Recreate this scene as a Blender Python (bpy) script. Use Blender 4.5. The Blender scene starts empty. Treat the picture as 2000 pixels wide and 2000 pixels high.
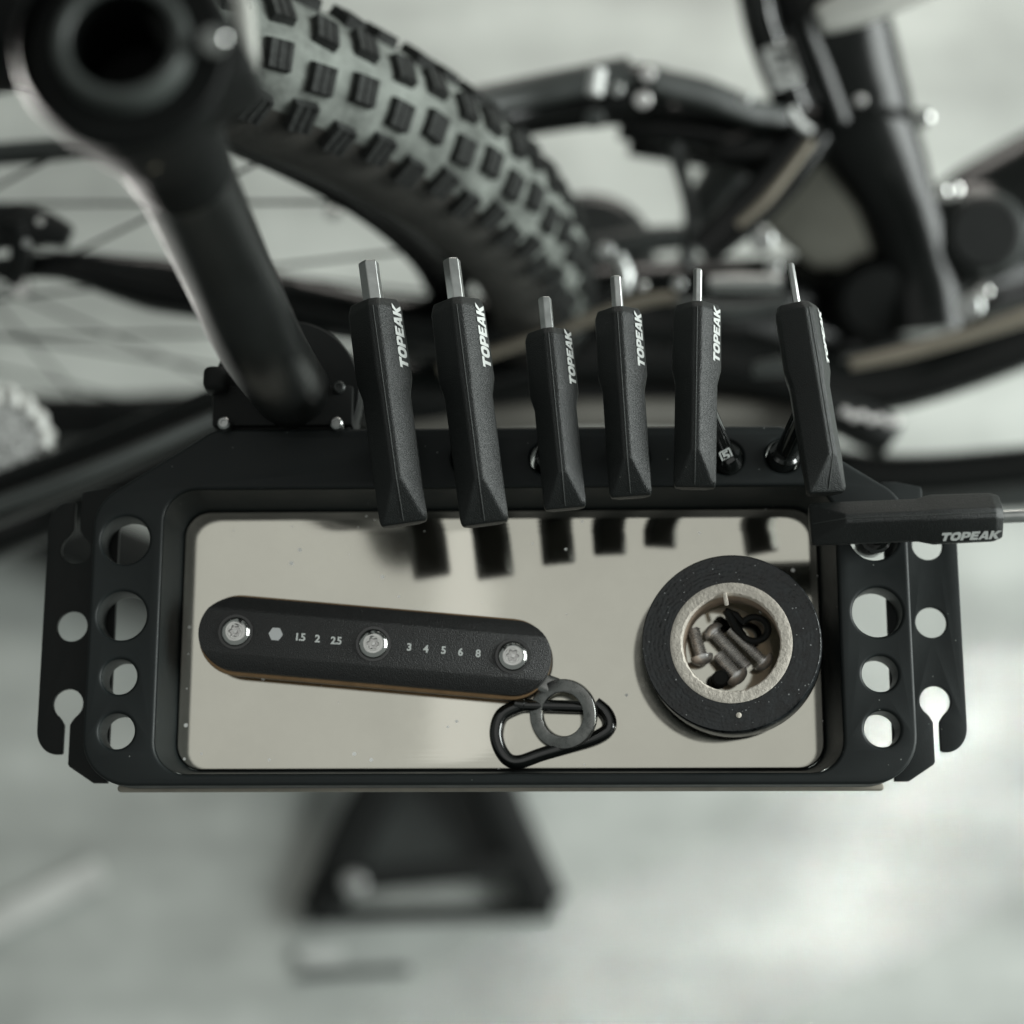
import bpy, bmesh, math, random
import numpy as np
from mathutils import Vector, Matrix

random.seed(7)
sc = bpy.context.scene
COL = sc.collection
PI = math.pi

# ------------------------------------------------------------------ camera
# world: metres, z up, tray top plane at z = 1.0, floor at z = 0
F = 3645.0                                   # focal length in photo pixels (2000 px frame)
nadir = Vector(((1105-1000)/F, -(1820-1000)/F, -1)).normalized()
zc = -nadir
xc = (Vector((1, 0, 0)) - zc*zc.x).normalized()
yc = zc.cross(xc)
ROT = Matrix((xc, yc, zc))                   # camera axes -> world
DIST = 0.729
FWD = ROT @ Vector((0, 0, -1))
CAMP = Vector((0, 0, 1.0)) - FWD*DIST
cd = bpy.data.cameras.new('camera')
cam = bpy.data.objects.new('camera', cd)
COL.objects.link(cam)
cam.matrix_world = Matrix.Translation(CAMP) @ ROT.to_4x4()
cd.sensor_width = 24.0
cd.sensor_height = 24.0
cd.lens = F/2000*24.0
cd.clip_start = 0.02
cd.clip_end = 60
cd.dof.use_dof = True
cd.dof.focus_distance = 0.706
cd.dof.aperture_fstop = cd.lens/18.5
cd.dof.aperture_blades = 0
sc.camera = cam

# ------------------------------------------------------------------ light
sc.view_settings.view_transform = 'Standard'
sc.view_settings.look = 'None'
sc.view_settings.exposure = 0.0
sc.view_settings.gamma = 1.0
w = bpy.data.worlds.new('World')
sc.world = w
w.use_nodes = True
bg = w.node_tree.nodes['Background']
bg.inputs['Color'].default_value = (0.91, 1.0, 0.95, 1)
bg.inputs['Strength'].default_value = 0.20


def area(name, loc, target, sx, sy, power, color=(1, 1, 1), spread=PI):
    l = bpy.data.lights.new(name, 'AREA')
    l.shape = 'RECTANGLE'
    l.size, l.size_y = sx, sy
    l.energy = power
    l.color = color
    l.spread = spread
    o = bpy.data.objects.new(name, l)
    COL.objects.link(o)
    o.location = loc
    o.rotation_euler = (Vector(target)-Vector(loc)).to_track_quat('-Z', 'Y').to_euler()
    return o


area('ceiling_softbox', (0.0, 0.35, 3.2), (0.0, 0.35, 0), 2.6, 2.2, 5.8, (1.0, 0.985, 0.95))
area('window_light_right', (2.1, 0.3, 1.5), (0, 0.2, 0.5), 1.5, 1.2, 84, (0.94, 1.0, 0.97))
area('ceiling_strip_light', (-0.20, 0.10, 3.1), (-0.20, 0.10, 0), 0.22, 1.0, 0.12, (1, 1, 1)).data.shape = 'ELLIPSE'
area('floor_light_right', (1.3, -0.6, 0.7), (0.50, -0.32, 0), 0.5, 0.4, 2.0, (1, 1, 0.99), math.radians(100))
area('floor_beam', (2.2, 0.85, 0.85), (0.06, -0.22, 0), 0.05, 0.05, 0.080, (1, 0.99, 0.97), math.radians(4.5))
area('floor_beam', (2.3, 0.80, 0.85), (0.30, -0.12, 0), 0.05, 0.05, 0.075, (1, 0.99, 0.97), math.radians(3))
area('floor_beam', (2.3, 0.95, 0.85), (0.36, 0.02, 0), 0.05, 0.05, 0.060, (1, 0.99, 0.97), math.radians(2.5))
area('added_post_lamp', (-1.25, 0.28, 0.45), (-0.100, 0.064, 1.175), 0.13, 0.13, 1.3, (1, 0.97, 0.92), math.radians(5))  # added narrow lamp, puts a highlight on the post alone
area('floor_light_back', (0.40, 1.7, 0.9), (0.25, 0.85, 0), 0.9, 0.5, 8.0, (1, 0.95, 0.88), math.radians(120))

sc.cycles.use_denoising = True
sc.cycles.max_bounces = 8


# ------------------------------------------------------------------ pixel helpers (photo 2000 px)
def ray(u, v):
    return ROT @ Vector(((u-1000)/F, (1000-v)/F, -1))


def at(u, v, z):
    d = ray(u, v)
    return CAMP + d*((z-CAMP.z)/d.z)


def dep(u, v, Z):
    return CAMP + ray(u, v)*Z


# ------------------------------------------------------------------ materials
def mat(name, col, rough=0.5, metal=0.0, spec=0.5, noise=None, bump=None, rvar=0.0, specks=None, coat=0.0, aniso=0.0):
    """noise=(scale, amount): colour mottling; bump=(scale, strength, dist); specks=(scale, size, colour)"""
    m = bpy.data.materials.new(name)
    m.use_nodes = True
    nt = m.node_tree
    b = nt.nodes['Principled BSDF']
    b.inputs['Base Color'].default_value = (*col, 1)
    b.inputs['Roughness'].default_value = rough
    b.inputs['Metallic'].default_value = metal
    b.inputs['Specular IOR Level'].default_value = spec
    if coat:
        b.inputs['Coat Weight'].default_value = coat
        b.inputs['Coat Roughness'].default_value = 0.06
    tc = nt.nodes.new('ShaderNodeTexCoord')
    csock = None
    if noise:
        n = nt.nodes.new('ShaderNodeTexNoise')
        n.inputs['Scale'].default_value = noise[0]
        n.inputs['Detail'].default_value = 6
        n.inputs['Roughness'].default_value = 0.65
        nt.links.new(tc.outputs['Object'], n.inputs['Vector'])
        mp = nt.nodes.new('ShaderNodeMapRange')
        mp.inputs[1].default_value = 0.3
        mp.inputs[2].default_value = 0.7
        mp.inputs[3].default_value = 1-noise[1]
        mp.inputs[4].default_value = 1+noise[1]
        nt.links.new(n.outputs['Fac'], mp.inputs[0])
        mx = nt.nodes.new('ShaderNodeVectorMath')
        mx.operation = 'SCALE'
        mx.inputs[0].default_value = col
        nt.links.new(mp.outputs[0], mx.inputs['Scale'])
        csock = mx.outputs[0]
        if rvar:
            mr = nt.nodes.new('ShaderNodeMapRange')
            mr.inputs[1].default_value = 0.3
            mr.inputs[2].default_value = 0.7
            mr.inputs[3].default_value = max(0.01, rough-rvar)
            mr.inputs[4].default_value = rough+rvar
            nt.links.new(n.outputs['Fac'], mr.inputs[0])
            nt.links.new(mr.outputs[0], b.inputs['Roughness'])
    if specks:
        vo = nt.nodes.new('ShaderNodeTexVoronoi')
        vo.inputs['Scale'].default_value = specks[0]
        nt.links.new(tc.outputs['Object'], vo.inputs['Vector'])
        wn = nt.nodes.new('ShaderNodeSeparateColor')
        nt.links.new(vo.outputs['Color'], wn.inputs[0])
        # radius differs from cell to cell, most cells carry none
        sz = nt.nodes.new('ShaderNodeMapRange')
        sz.inputs[1].default_value = specks[3] if len(specks) > 3 else 0.7
        sz.inputs[2].default_value = 1.0
        sz.inputs[3].default_value = 0.0
        sz.inputs[4].default_value = specks[1]
        nt.links.new(wn.outputs[0], sz.inputs[0])
        lt = nt.nodes.new('ShaderNodeMath')
        lt.operation = 'LESS_THAN'
        nt.links.new(vo.outputs['Distance'], lt.inputs[0])
        nt.links.new(sz.outputs[0], lt.inputs[1])
        mixc = nt.nodes.new('ShaderNodeMix')
        mixc.data_type = 'RGBA'
        nt.links.new(lt.outputs[0], mixc.inputs[0])
        if csock:
            nt.links.new(csock, mixc.inputs[6])
        else:
            mixc.inputs[6].default_value = (*col, 1)
        mixc.inputs[7].default_value = (*specks[2], 1)
        csock = mixc.outputs[2]
        if metal:
            im = nt.nodes.new('ShaderNodeMath')
            im.operation = 'SUBTRACT'
            im.inputs[0].default_value = metal
            nt.links.new(lt.outputs[0], im.inputs[1])
            nt.links.new(im.outputs[0], b.inputs['Metallic'])
    if csock:
        nt.links.new(csock, b.inputs['Base Color'])
    if bump:
        n2 = nt.nodes.new('ShaderNodeTexNoise')
        n2.inputs['Scale'].default_value = bump[0]
        n2.inputs['Detail'].default_value = 3
        nt.links.new(tc.outputs['Object'], n2.inputs['Vector'])
        bp = nt.nodes.new('ShaderNodeBump')
        bp.inputs['Strength'].default_value = bump[1]
        bp.inputs['Distance'].default_value = bump[2]
        nt.links.new(n2.outputs['Fac'], bp.inputs['Height'])
        nt.links.new(bp.outputs['Normal'], b.inputs['Normal'])
    return m


M = {}
M['tray'] = mat('tray_black_coat', (0.0095, 0.0128, 0.0130), 0.50, 0, 0.35, (60, 0.15), (2600, 0.25, 0.0002), 0.06, (420, 0.16, (0.16, 0.17, 0.16), 0.93))
M['wing'] = mat('wing_black_plastic', (0.008, 0.0095, 0.009), 0.55, 0, 0.3, (60, 0.15), (2200, 0.25, 0.0002), 0.05)
M['mirror'] = mat('polished_plate', (0.76, 0.738, 0.655), 0.075, 1.0, 0.5, (9, 0.08), None, 0.055, (300, 0.26, (1.0, 1.0, 0.97), 0.90))
M['mirror_edge'] = mat('plate_edge', (0.62, 0.5, 0.40), 0.3, 1.0)
M['rubber'] = mat('black_handle_rubber', (0.0065, 0.0084, 0.0079), 0.42, 0, 0.5, (700, 0.35), (2300, 0.75, 0.0004), 0.06, (600, 0.10, (0.2, 0.2, 0.19), 0.95))
M['seam'] = mat('handle_seam', (0.055, 0.06, 0.057), 0.6)
M['print'] = mat('white_print', (0.62, 0.64, 0.62), 0.6)
M['printgrey'] = mat('grey_print', (0.55, 0.56, 0.56), 0.6)
M['chrome'] = mat('satin_chrome', (0.52, 0.53, 0.52), 0.34, 1.0, 0.5, (300, 0.06), (900, 0.06, 0.0001), 0.05)
M['bright'] = mat('bright_chrome', (0.66, 0.66, 0.64), 0.12, 1.0, 0.5, (200, 0.1))
M['steel'] = mat('bolt_steel', (0.80, 0.785, 0.77), 0.36, 0.75, 0.5, (400, 0.2))
M['gloss'] = mat('gloss_black', (0.006, 0.007, 0.0065), 0.12, 0, 0.9, (200, 0.2))
M['glossm'] = mat('worn_dark_steel', (0.34, 0.34, 0.33), 0.30, 1.0, 0.5, (300, 0.25), (900, 0.2, 0.0002), 0.08)
M['black'] = mat('matte_black', (0.006, 0.007, 0.0065), 0.6, 0, 0.3, (80, 0.2))
M['post'] = mat('post_black_paint', (0.006, 0.007, 0.0066), 0.32, 0, 0.5, (60, 0.15), (2400, 0.3, 0.0003), 0.04)
M['bronze'] = mat('bronze_anodised', (0.30, 0.19, 0.10), 0.4, 0.8, 0.5, (200, 0.15))
M['tool'] = mat('multi_tool_black', (0.016, 0.0162, 0.016), 0.36, 0.0, 0.75, (1500, 0.35), (2200, 0.9, 0.0004), 0.05)
M['tape'] = mat('black_vinyl_tape', (0.013, 0.015, 0.0162), 0.32, 0, 0.6, (220, 0.85), (700, 0.6, 0.0005), 0.1, (800, 0.26, (0.30, 0.31, 0.31), 0.80))
M['tapeside'] = mat('tape_side', (0.018, 0.018, 0.0175), 0.26, 0, 0.5, (200, 0.2))
M['card'] = mat('cardboard_core', (0.76, 0.70, 0.62), 0.85, 0, 0.2, (350, 0.16), (900, 0.7, 0.0006))
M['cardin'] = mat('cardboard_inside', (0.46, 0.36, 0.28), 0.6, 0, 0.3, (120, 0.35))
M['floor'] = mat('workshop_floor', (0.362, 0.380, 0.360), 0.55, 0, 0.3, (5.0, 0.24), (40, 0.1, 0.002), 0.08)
M['frame'] = mat('frame_black', (0.003, 0.0036, 0.0033), 0.22, 0, 0.32, (20, 0.15))
M['framegrey'] = mat('frame_grey', (0.032, 0.036, 0.034), 0.4, 0, 0.5, (20, 0.2))
M['ringgrey'] = mat('ring_grey', (0.055, 0.062, 0.058), 0.45, 0, 0.5, (40, 0.2))
M['headblack'] = mat('head_black', (0.004, 0.0048, 0.0045), 0.6, 0, 0.15, (40, 0.2))
M['edgebeige'] = mat('worn_edge_metal', (0.30, 0.275, 0.23), 0.5, 0.2, 0.5, (120, 0.15))
M['tan'] = mat('beige_highlight', (0.21, 0.188, 0.15), 0.35, 0.5, 0.5, (20, 0.15))  # beige for highlights painted along dark frame bars
M['floor_shade'] = mat('shaded_floor_brown', (0.11, 0.105, 0.092), 0.5, 0, 0.4, (20, 0.2))
M['frame_reflection'] = mat('frame_reflection_pale', (0.60, 0.585, 0.51), 0.38, 0.35, 0.5, (9, 0.22))
M['floorpale'] = mat('pale_floor_strip', (0.50, 0.51, 0.49), 0.7, 0, 0.3, (30, 0.2))
M['silver'] = mat('cast_silver', (0.80, 0.80, 0.77), 0.5, 0.3)
M['pale'] = mat('pale_grey_paint', (0.42, 0.42, 0.39), 0.4)
M['white'] = mat('white_decal', (0.75, 0.76, 0.74), 0.5)
M['cream'] = mat('cream_decal', (0.55, 0.49, 0.36), 0.5)
M['knob'] = mat('tread_rubber', (0.022, 0.0235, 0.0222), 0.75, 0, 0.3, (90, 0.9), (600, 0.6, 0.001))
M['tread'] = mat('dusty_tread', (0.165, 0.177, 0.163), 0.85, 0, 0.2, (38, 0.6), (300, 0.5, 0.001))
M['sidewall'] = mat('tyre_sidewall', (0.042, 0.040, 0.036), 0.6, 0, 0.3, (50, 0.4), (400, 0.4, 0.001))


def floor_light_streaks():  # painted light: diagonal streaks of window-blind light put into the floor colour
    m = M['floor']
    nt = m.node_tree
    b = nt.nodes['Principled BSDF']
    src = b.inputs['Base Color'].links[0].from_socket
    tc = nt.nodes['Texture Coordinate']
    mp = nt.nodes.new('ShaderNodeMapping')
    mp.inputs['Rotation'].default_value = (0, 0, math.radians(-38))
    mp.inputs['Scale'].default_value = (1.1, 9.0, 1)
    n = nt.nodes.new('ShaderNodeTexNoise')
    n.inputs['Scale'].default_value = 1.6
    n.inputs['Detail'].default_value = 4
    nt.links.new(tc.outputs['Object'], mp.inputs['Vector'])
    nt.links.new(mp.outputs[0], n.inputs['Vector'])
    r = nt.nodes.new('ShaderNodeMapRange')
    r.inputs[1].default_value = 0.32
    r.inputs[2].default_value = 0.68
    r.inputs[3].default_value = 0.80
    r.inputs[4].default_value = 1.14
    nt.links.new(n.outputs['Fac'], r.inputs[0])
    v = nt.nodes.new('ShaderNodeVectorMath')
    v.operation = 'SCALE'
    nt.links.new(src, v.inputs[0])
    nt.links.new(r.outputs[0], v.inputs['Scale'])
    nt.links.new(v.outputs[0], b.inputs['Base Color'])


floor_light_streaks()


def tape_rings():
    nt = M['tape'].node_tree
    b = nt.nodes['Principled BSDF']
    tc = nt.nodes['Texture Coordinate']
    wv = nt.nodes.new('ShaderNodeTexWave')
    wv.wave_type = 'RINGS'
    wv.rings_direction = 'Z'
    wv.inputs['Scale'].default_value = 190
    wv.inputs['Distortion'].default_value = 5.0
    wv.inputs['Detail'].default_value = 3
    nt.links.new(tc.outputs['Object'], wv.inputs['Vector'])
    bp = nt.nodes.new('ShaderNodeBump')
    bp.inputs['Strength'].default_value = 0.16
    bp.inputs['Distance'].default_value = 0.0003
    nt.links.new(wv.outputs['Fac'], bp.inputs['Height'])
    old = b.inputs['Normal'].links[0].from_node
    nt.links.new(old.outputs['Normal'], bp.inputs['Normal'])
    nt.links.new(bp.outputs['Normal'], b.inputs['Normal'])


tape_rings()


# ------------------------------------------------------------------ object helpers
def link(o, parent=None):
    COL.objects.link(o)
    if parent is not None:
        o.parent = parent
    return o


def thing(name, label, cat, loc=(0, 0, 0), rz=0.0, group=None, rot=None):
    o = bpy.data.objects.new(name, None)
    o.empty_display_size = 0.01
    COL.objects.link(o)
    o.location = loc
    o.rotation_euler = rot if rot is not None else (0, 0, rz)
    tag(o, label, cat, group)
    return o


def tag(o, label, cat, group=None):
    o['label'] = label
    o['category'] = cat
    if group:
        o['group'] = group
    return o


def smooth(me, ang=32):
    me.shade_smooth()
    me.set_sharp_from_angle(angle=math.radians(ang))


def put(name, me, m, parent=None, ang=32, loc=None):
    if not isinstance(me, bpy.types.Mesh):
        bm = me
        bmesh.ops.recalc_face_normals(bm, faces=bm.faces)
        me = bpy.data.meshes.new(name)
        bm.to_mesh(me)
        bm.free()
    if m is not None and not me.materials:
        me.materials.append(m)
    smooth(me, ang)
    o = bpy.data.objects.new(name, me)
    if loc is not None:
        o.location = loc
    return link(o, parent)


def shape2d(loops, t, bevel=0.0, res=2, z=0.0):
    """flat outline with holes -> solid plate, t thick, centred on z (metres)"""
    cu = bpy.data.curves.new('outline', 'CURVE')
    cu.dimensions = '2D'
    cu.fill_mode = 'BOTH'
    cu.extrude = max(t/2-bevel, 0)
    cu.bevel_depth = bevel
    cu.bevel_resolution = res
    cu.offset = -bevel
    for lp in loops:
        s = cu.splines.new('POLY')
        s.points.add(len(lp)-1)
        for p, q in zip(s.points, lp):
            p.co = (q[0], q[1], 0, 1)
        s.use_cyclic_u = True
    o = bpy.data.objects.new('outline', cu)
    me = bpy.data.meshes.new_from_object(o)
    me.transform(Matrix.Translation((0, 0, z)))
    bpy.data.objects.remove(o)
    bpy.data.curves.remove(cu)
    me.materials.clear()
    bm = bmesh.new()
    bm.from_mesh(me)
    bmesh.ops.remove_doubles(bm, verts=bm.verts, dist=1e-6)
    bmesh.ops.recalc_face_normals(bm, faces=bm.faces)
    bm.to_mesh(me)
    bm.free()
    return me


def circle(cx, cy, r, n=48, a0=0.0):
    return [(cx+r*math.cos(a0+2*PI*k/n), cy+r*math.sin(a0+2*PI*k/n)) for k in range(n)]


def rounded(pts, rads, n=8):
    """polygon with each corner rounded"""
    out = []
    N = len(pts)
    if not isinstance(rads, (list, tuple)):
        rads = [rads]*N
    for i in range(N):
        p = Vector(pts[i]); a = Vector(pts[i-1]); b = Vector(pts[(i+1) % N]); r = rads[i]
        if r <= 0:
            out.append(tuple(p)); continue
        d1 = (a-p).normalized(); d2 = (b-p).normalized()
        ang = d1.angle(d2)
        d = r/math.tan(ang/2)
        d = min(d, 0.49*(a-p).length, 0.49*(b-p).length)
        r = d*math.tan(ang/2)
        c = p + (d1+d2).normalized()*(r/math.sin(ang/2))
        s = p+d1*d-c; e = p+d2*d-c
        a1 = math.atan2(s.y, s.x); a2 = math.atan2(e.y, e.x)
        da = (a2-a1+PI) % (2*PI)-PI
        for k in range(n+1):
            t = a1+da*k/n
            out.append((c.x+r*math.cos(t), c.y+r*math.sin(t)))
    return out


def mmx(L):
    return [(x*0.001, y*0.001) for x, y in L]


def loft(rings, cap=True, closed=True):
    bm = bmesh.new()
    vs = [[bm.verts.new(p) for p in r] for r in rings]
    n = len(rings[0])
    for i in range(len(vs)-1):
        for k in range(n if closed else n-1):
            bm.faces.new((vs[i][k], vs[i][(k+1) % n], vs[i+1][(k+1) % n], vs[i+1][k]))
    if cap:
        bm.faces.new(vs[0][::-1])
        bm.faces.new(vs[-1])
    return bm


def lathe(prof, n=40, M4=None, cap=True):
    """profile [(r, z)] round z"""
    rings = [[Vector((r*math.cos(2*PI*k/n), r*math.sin(2*PI*k/n), z)) for k in range(n)] for r, z in prof]
    bm = loft(rings, cap)
    if M4 is not None:
        bmesh.ops.transform(bm, matrix=M4, verts=bm.verts)
    return bm


def zto(p, q):
    """matrix that takes +z to the direction p -> q, origin at p"""
    d = (Vector(q)-Vector(p)).normalized()
    return Matrix.Translation(p) @ d.to_track_quat('Z', 'Y').to_matrix().to_4x4()


def rod(p, q, r1, r2=None, n=24, edge=None):
    r2 = r1 if r2 is None else r2
    L = (Vector(q)-Vector(p)).length
    e = edge if edge is not None else min(r1, r2)*0.18
    return lathe([(r1-e, 0), (r1, e), (r2, L-e), (r2-e, L)], n, zto(p, q))


def catmull(P, k=6, cyc=False):
    P = [Vector(p) for p in P]
    n = len(P)
    out = []
    rng = range(n) if cyc else range(n-1)
    for i in rng:
        if cyc:
            a, b, c, d = P[i-1], P[i], P[(i+1) % n], P[(i+2) % n]
        else:
            a, b, c, d = P[max(i-1, 0)], P[i], P[i+1], P[min(i+2, n-1)]
        for j in range(k):
            t = j/k
            out.append(0.5*((2*b)+(c-a)*t+(2*a-5*b+4*c-d)*t*t+(3*b-a-3*c+d)*t*t*t))
    if not cyc:
        out.append(P[-1])
    return out


def tube(path, rad, n=14, cyc=False, sq=None):
    """sweep along path; rad constant or list; sq=(power, aspect) for a rounded-box section"""
    P = [Vector(p) for p in path]
    N = len(P)
    rad = rad if isinstance(rad, (list, tuple)) else [rad]*N
    rings = []
    up = None
    for i in range(N):
        if cyc:
            t = (P[(i+1) % N]-P[i-1]).normalized()
        else:
            t = (P[min(i+1, N-1)]-P[max(i-1, 0)]).normalized()
        if up is None:
            up = Vector((0, 0, 1)) if abs(t.z) < 0.9 else Vector((1, 0, 0))
        up = (up-t*up.dot(t)).normalized()
        s = t.cross(up)
        ring = []
        for k in range(n):
            a = 2*PI*(k+0.5)/n
            c, sn = math.cos(a), math.sin(a)
            if sq:
                pw, asp = sq
                c = math.copysign(abs(c)**pw, c); sn = math.copysign(abs(sn)**pw, sn)*asp
            ring.append(P[i]+(s*c+up*sn)*rad[i])
        rings.append(ring)
    if cyc:
        bm = bmesh.new()
        vs = [[bm.verts.new(p) for p in r] for r in rings]
        for i in range(N):
            for k in range(n):
                bm.faces.new((vs[i][k], vs[i][(k+1) % n], vs[(i+1) % N][(k+1) % n], vs[(i+1) % N][k]))
        return bm
    return loft(rings)


def box(c, s, bev=0.0, seg=2, M4=None):
    bm = bmesh.new()
    bmesh.ops.create_cube(bm, size=1)
    bmesh.ops.scale(bm, vec=s, verts=bm.verts)
    if bev:
        bmesh.ops.bevel(bm, geom=bm.edges[:], offset=bev, segments=seg, affect='EDGES', profile=0.5)
    bmesh.ops.translate(bm, vec=c, verts=bm.verts)
    if M4 is not None:
        bmesh.ops.transform(bm, matrix=M4, verts=bm.verts)
    return bm


def bevel_sharp(bm, off, seg=3, ang=20):
    bmesh.ops.recalc_face_normals(bm, faces=bm.faces)
    ed = [e for e in bm.edges if len(e.link_faces) == 2 and e.calc_face_angle(0) > math.radians(ang)]
    bmesh.ops.bevel(bm, geom=ed, offset=off, segments=seg, affect='EDGES', profile=0.5, clamp_overlap=True)
    return bm


def join(bms):
    out = bmesh.new()
    for b in bms:
        me = bpy.data.meshes.new('tmp')
        b.to_mesh(me)
        b.free()
        out.from_mesh(me)
        bpy.data.meshes.remove(me)
    return out


# ------------------------------------------------------------------ setting
fl = bmesh.new()
bmesh.ops.create_grid(fl, x_segments=2, y_segments=2, size=14)
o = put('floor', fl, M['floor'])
o['kind'] = 'structure'


def floor_strip(name, px, wd):
    a = at(*px[0], 0.004); b = at(*px[1], 0.004)
    d = (b-a); n = Vector((-d.y, d.x, 0)).normalized()*wd/2
    lp = rounded([(p.x, p.y) for p in (a+n, a-n, b-n, b+n)], wd*0.2, 4)
    return shape2d([lp], 0.004, 0.0, z=0.006)


o = put('pale_strip', floor_strip('pale_strip', ((-70, 1830), (200, 1700)), 0.026), M['floorpale'])  # pale strip lying flat on the floor
tag(o, 'short white strip on the grey floor at the far left below the tray', 'floor tape')
o = put('pale_strip', floor_strip('pale_strip', ((585, 1868), (668, 1864)), 0.013), M['floorpale'])
tag(o, 'short white strip on the floor just in front of the stand foot', 'floor tape')

o = put('cable_end', tube(catmull([at(585, 1906, .004), at(690, 1898, .004), at(800, 1894, .004)], 6), 0.0035, 10), M['framegrey'])
tag(o, 'short dark cable end lying on the floor in front of the stand foot', 'cable')

# ------------------------------------------------------------------ tool tray
XC = -0.0056
tray = thing('tool_tray', 'black coated metal tool tray with a polished mirror floor and slotted side wings', 'tool tray', (XC, -0.036, 1.0))
TY = 0.036     # tray local y = world y + TY


def ty(L):
    return [(x, y+36.0) for x, y in L]


outline = rounded(mmx(ty([(-159.0, -105.8), (159.0, -105.8), (159.0, 4.5), (112.5, 34.3), (-112.5, 34.3), (-159.0, 4.5)])),
                  [0.0185, 0.0185, 0.017, 0.012, 0.012, 0.017], 10)
rim = rounded(mmx(ty([(-131.3, -101.5), (131.3, -101.5), (131.3, 10.0), (-131.3, 10.0)])), 0.0125, 10)
holes = []
for s in (-1, 1):
    for y, r in ((-10.2, 9.6), (-40.2, 9.6), (-64.0, 6.85), (-85.0, 6.85)):
        holes.append(circle(s*0.146, (y+36)*0.001, r*0.001))
BACK = [(-47.0, 21.7), (-17.0, 21.7), (13.9, 21.7), (47.0, 21.7), (83.9, 21.5), (106.3, 21.9)]
for x, y in BACK:
    holes.append(circle(x*0.001-XC, (y+36)*0.001, 0.0067))
TH = 0.0155
put('tray_frame', shape2d([outline, rim]+holes, TH, 0.0014, 3, -TH/2), M['tray'], tray, 40)
# basin: sloped wall from the rim down to the floor lip
def rrect(hw, y0, y1, r):
    return rounded(mmx(ty([(-hw, y0), (hw, y0), (hw, y1), (-hw, y1)])), r*0.001, 8)


stations = [(131.15, -101.35, 9.85, 12.4, -1.3), (129.9, -100.6, 8.9, 11.8, -8), (127.6, -99.2, 6.4, 11, -19.0), (126.9, -98.6, 5.6, 10.5, -20.6), (126.9, -98.6, 5.6, 10.5, -24.0)]
rings = [[Vector((x, y, st[4]*0.001)) for x, y in rrect(st[0], st[1], st[2], st[3])] for st in stations]
out_st = [(128.9, -100.6, 7.6, 12, -24.0), (130.4, -101.6, 9.0, 12.5, -15.7)]
rings += [[Vector((x, y, st[4]*0.001)) for x, y in rrect(st[0], st[1], st[2], st[3])] for st in out_st]
put('basin_wall', loft(rings, cap=False), M['tray'], tray, 50)
# floor below the plate
put('basin_floor', shape2d([rrect(126.8, -98.5, 5.5, 10.4)], 0.002, 0, z=-0.0228), M['black'], tray)
put('mirror_plate', shape2d([rrect(126.5, -98.2, 5.2, 10.2)], 0.0015, 0.0005, 2, z=-0.02075), M['mirror'], tray, 60)
# front lower flange, pale raw metal edge under the front rim
fl_out = rounded(mmx(ty([(-150, -107.0), (150, -107.0), (146, -102.2), (-146, -102.2)])), 0.002, 8)
put('front_flange', shape2d([fl_out], 0.0030, 0.0006, 2, z=-0.0172), M['edgebeige'], tray)


def wing(s):
    y0, ym, y1 = -72.6, -41.7, -10.8
    kx = 169.5
    bot, top = -94.5, 11.0
    def key(yc_, up):
        a = math.radians(36)
        sg = 1 if up else -1
        pts = [(kx+6.0*math.sin(a+(2*PI-2*a)*k/24), yc_+sg*6.0*math.cos(a+(2*PI-2*a)*k/24)) for k in range(25)]
        pts = [(kx+1.9, yc_+sg*7.0), (kx+2.6, yc_+sg*5.9)]+pts+[(kx-2.6, yc_+sg*5.9), (kx-1.9, yc_+sg*7.0)]
        pts = [(kx+1.2, yc_+sg*8.2)]+pts+[(kx-1.2, yc_+sg*8.2)]
        return pts
    def corner(cx, cy, rx, ry, a0, a1, n=10):
        return [(cx+rx*math.cos(math.radians(a0+(a1-a0)*k/n)), cy+ry*math.sin(math.radians(a0+(a1-a0)*k/n))) for k in range(n+1)]
    # outline, anticlockwise for the right wing
    P = [(152.5, -103.5), (158, -103.5), (167.6, -97.2), (168.3, -96.2)]
    P += key(y0, False)[::-1]
    P += corner(171.6, -91.4, 0.9, 0.9, 180, 270, 4)
    P += corner(173.4, -82.6, 7.8, 9.7, -90, 0)
    P += corner(173.4, -0.8, 7.8, 9.7, 0, 90)
    P += corner(171.6, 8.0, 0.9, 0.9, 90, 180, 4)
    P += key(y1, True)
    P += [(168.3, 12.0), (167.6, 13.0), (158, 15), (152.5, 15)]
    Q = [(s*x, y) for x, y in P]
    if s < 0:
        Q = Q[::-1]
    hole = circle(s*kx*0.001, (ym+36)*0.001, 0.0061)
    return shape2d([mmx(ty(Q)), hole], 0.003, 0.0004, 2, z=-0.0175)


put('side_wing', wing(-1), M['wing'], tray, 40)
put('side_wing', wing(1), M['tray'], tray, 40)

# ------------------------------------------------------------------ stand
stand = thing('repair_stand', 'black repair stand with a thick slanted post and hollow ring head behind the tray', 'repair stand', (-0.085, 0.030, 0))
SO = Vector((-0.085, 0.030, 0))


def sw(p):
    return Vector(p)-SO


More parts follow.
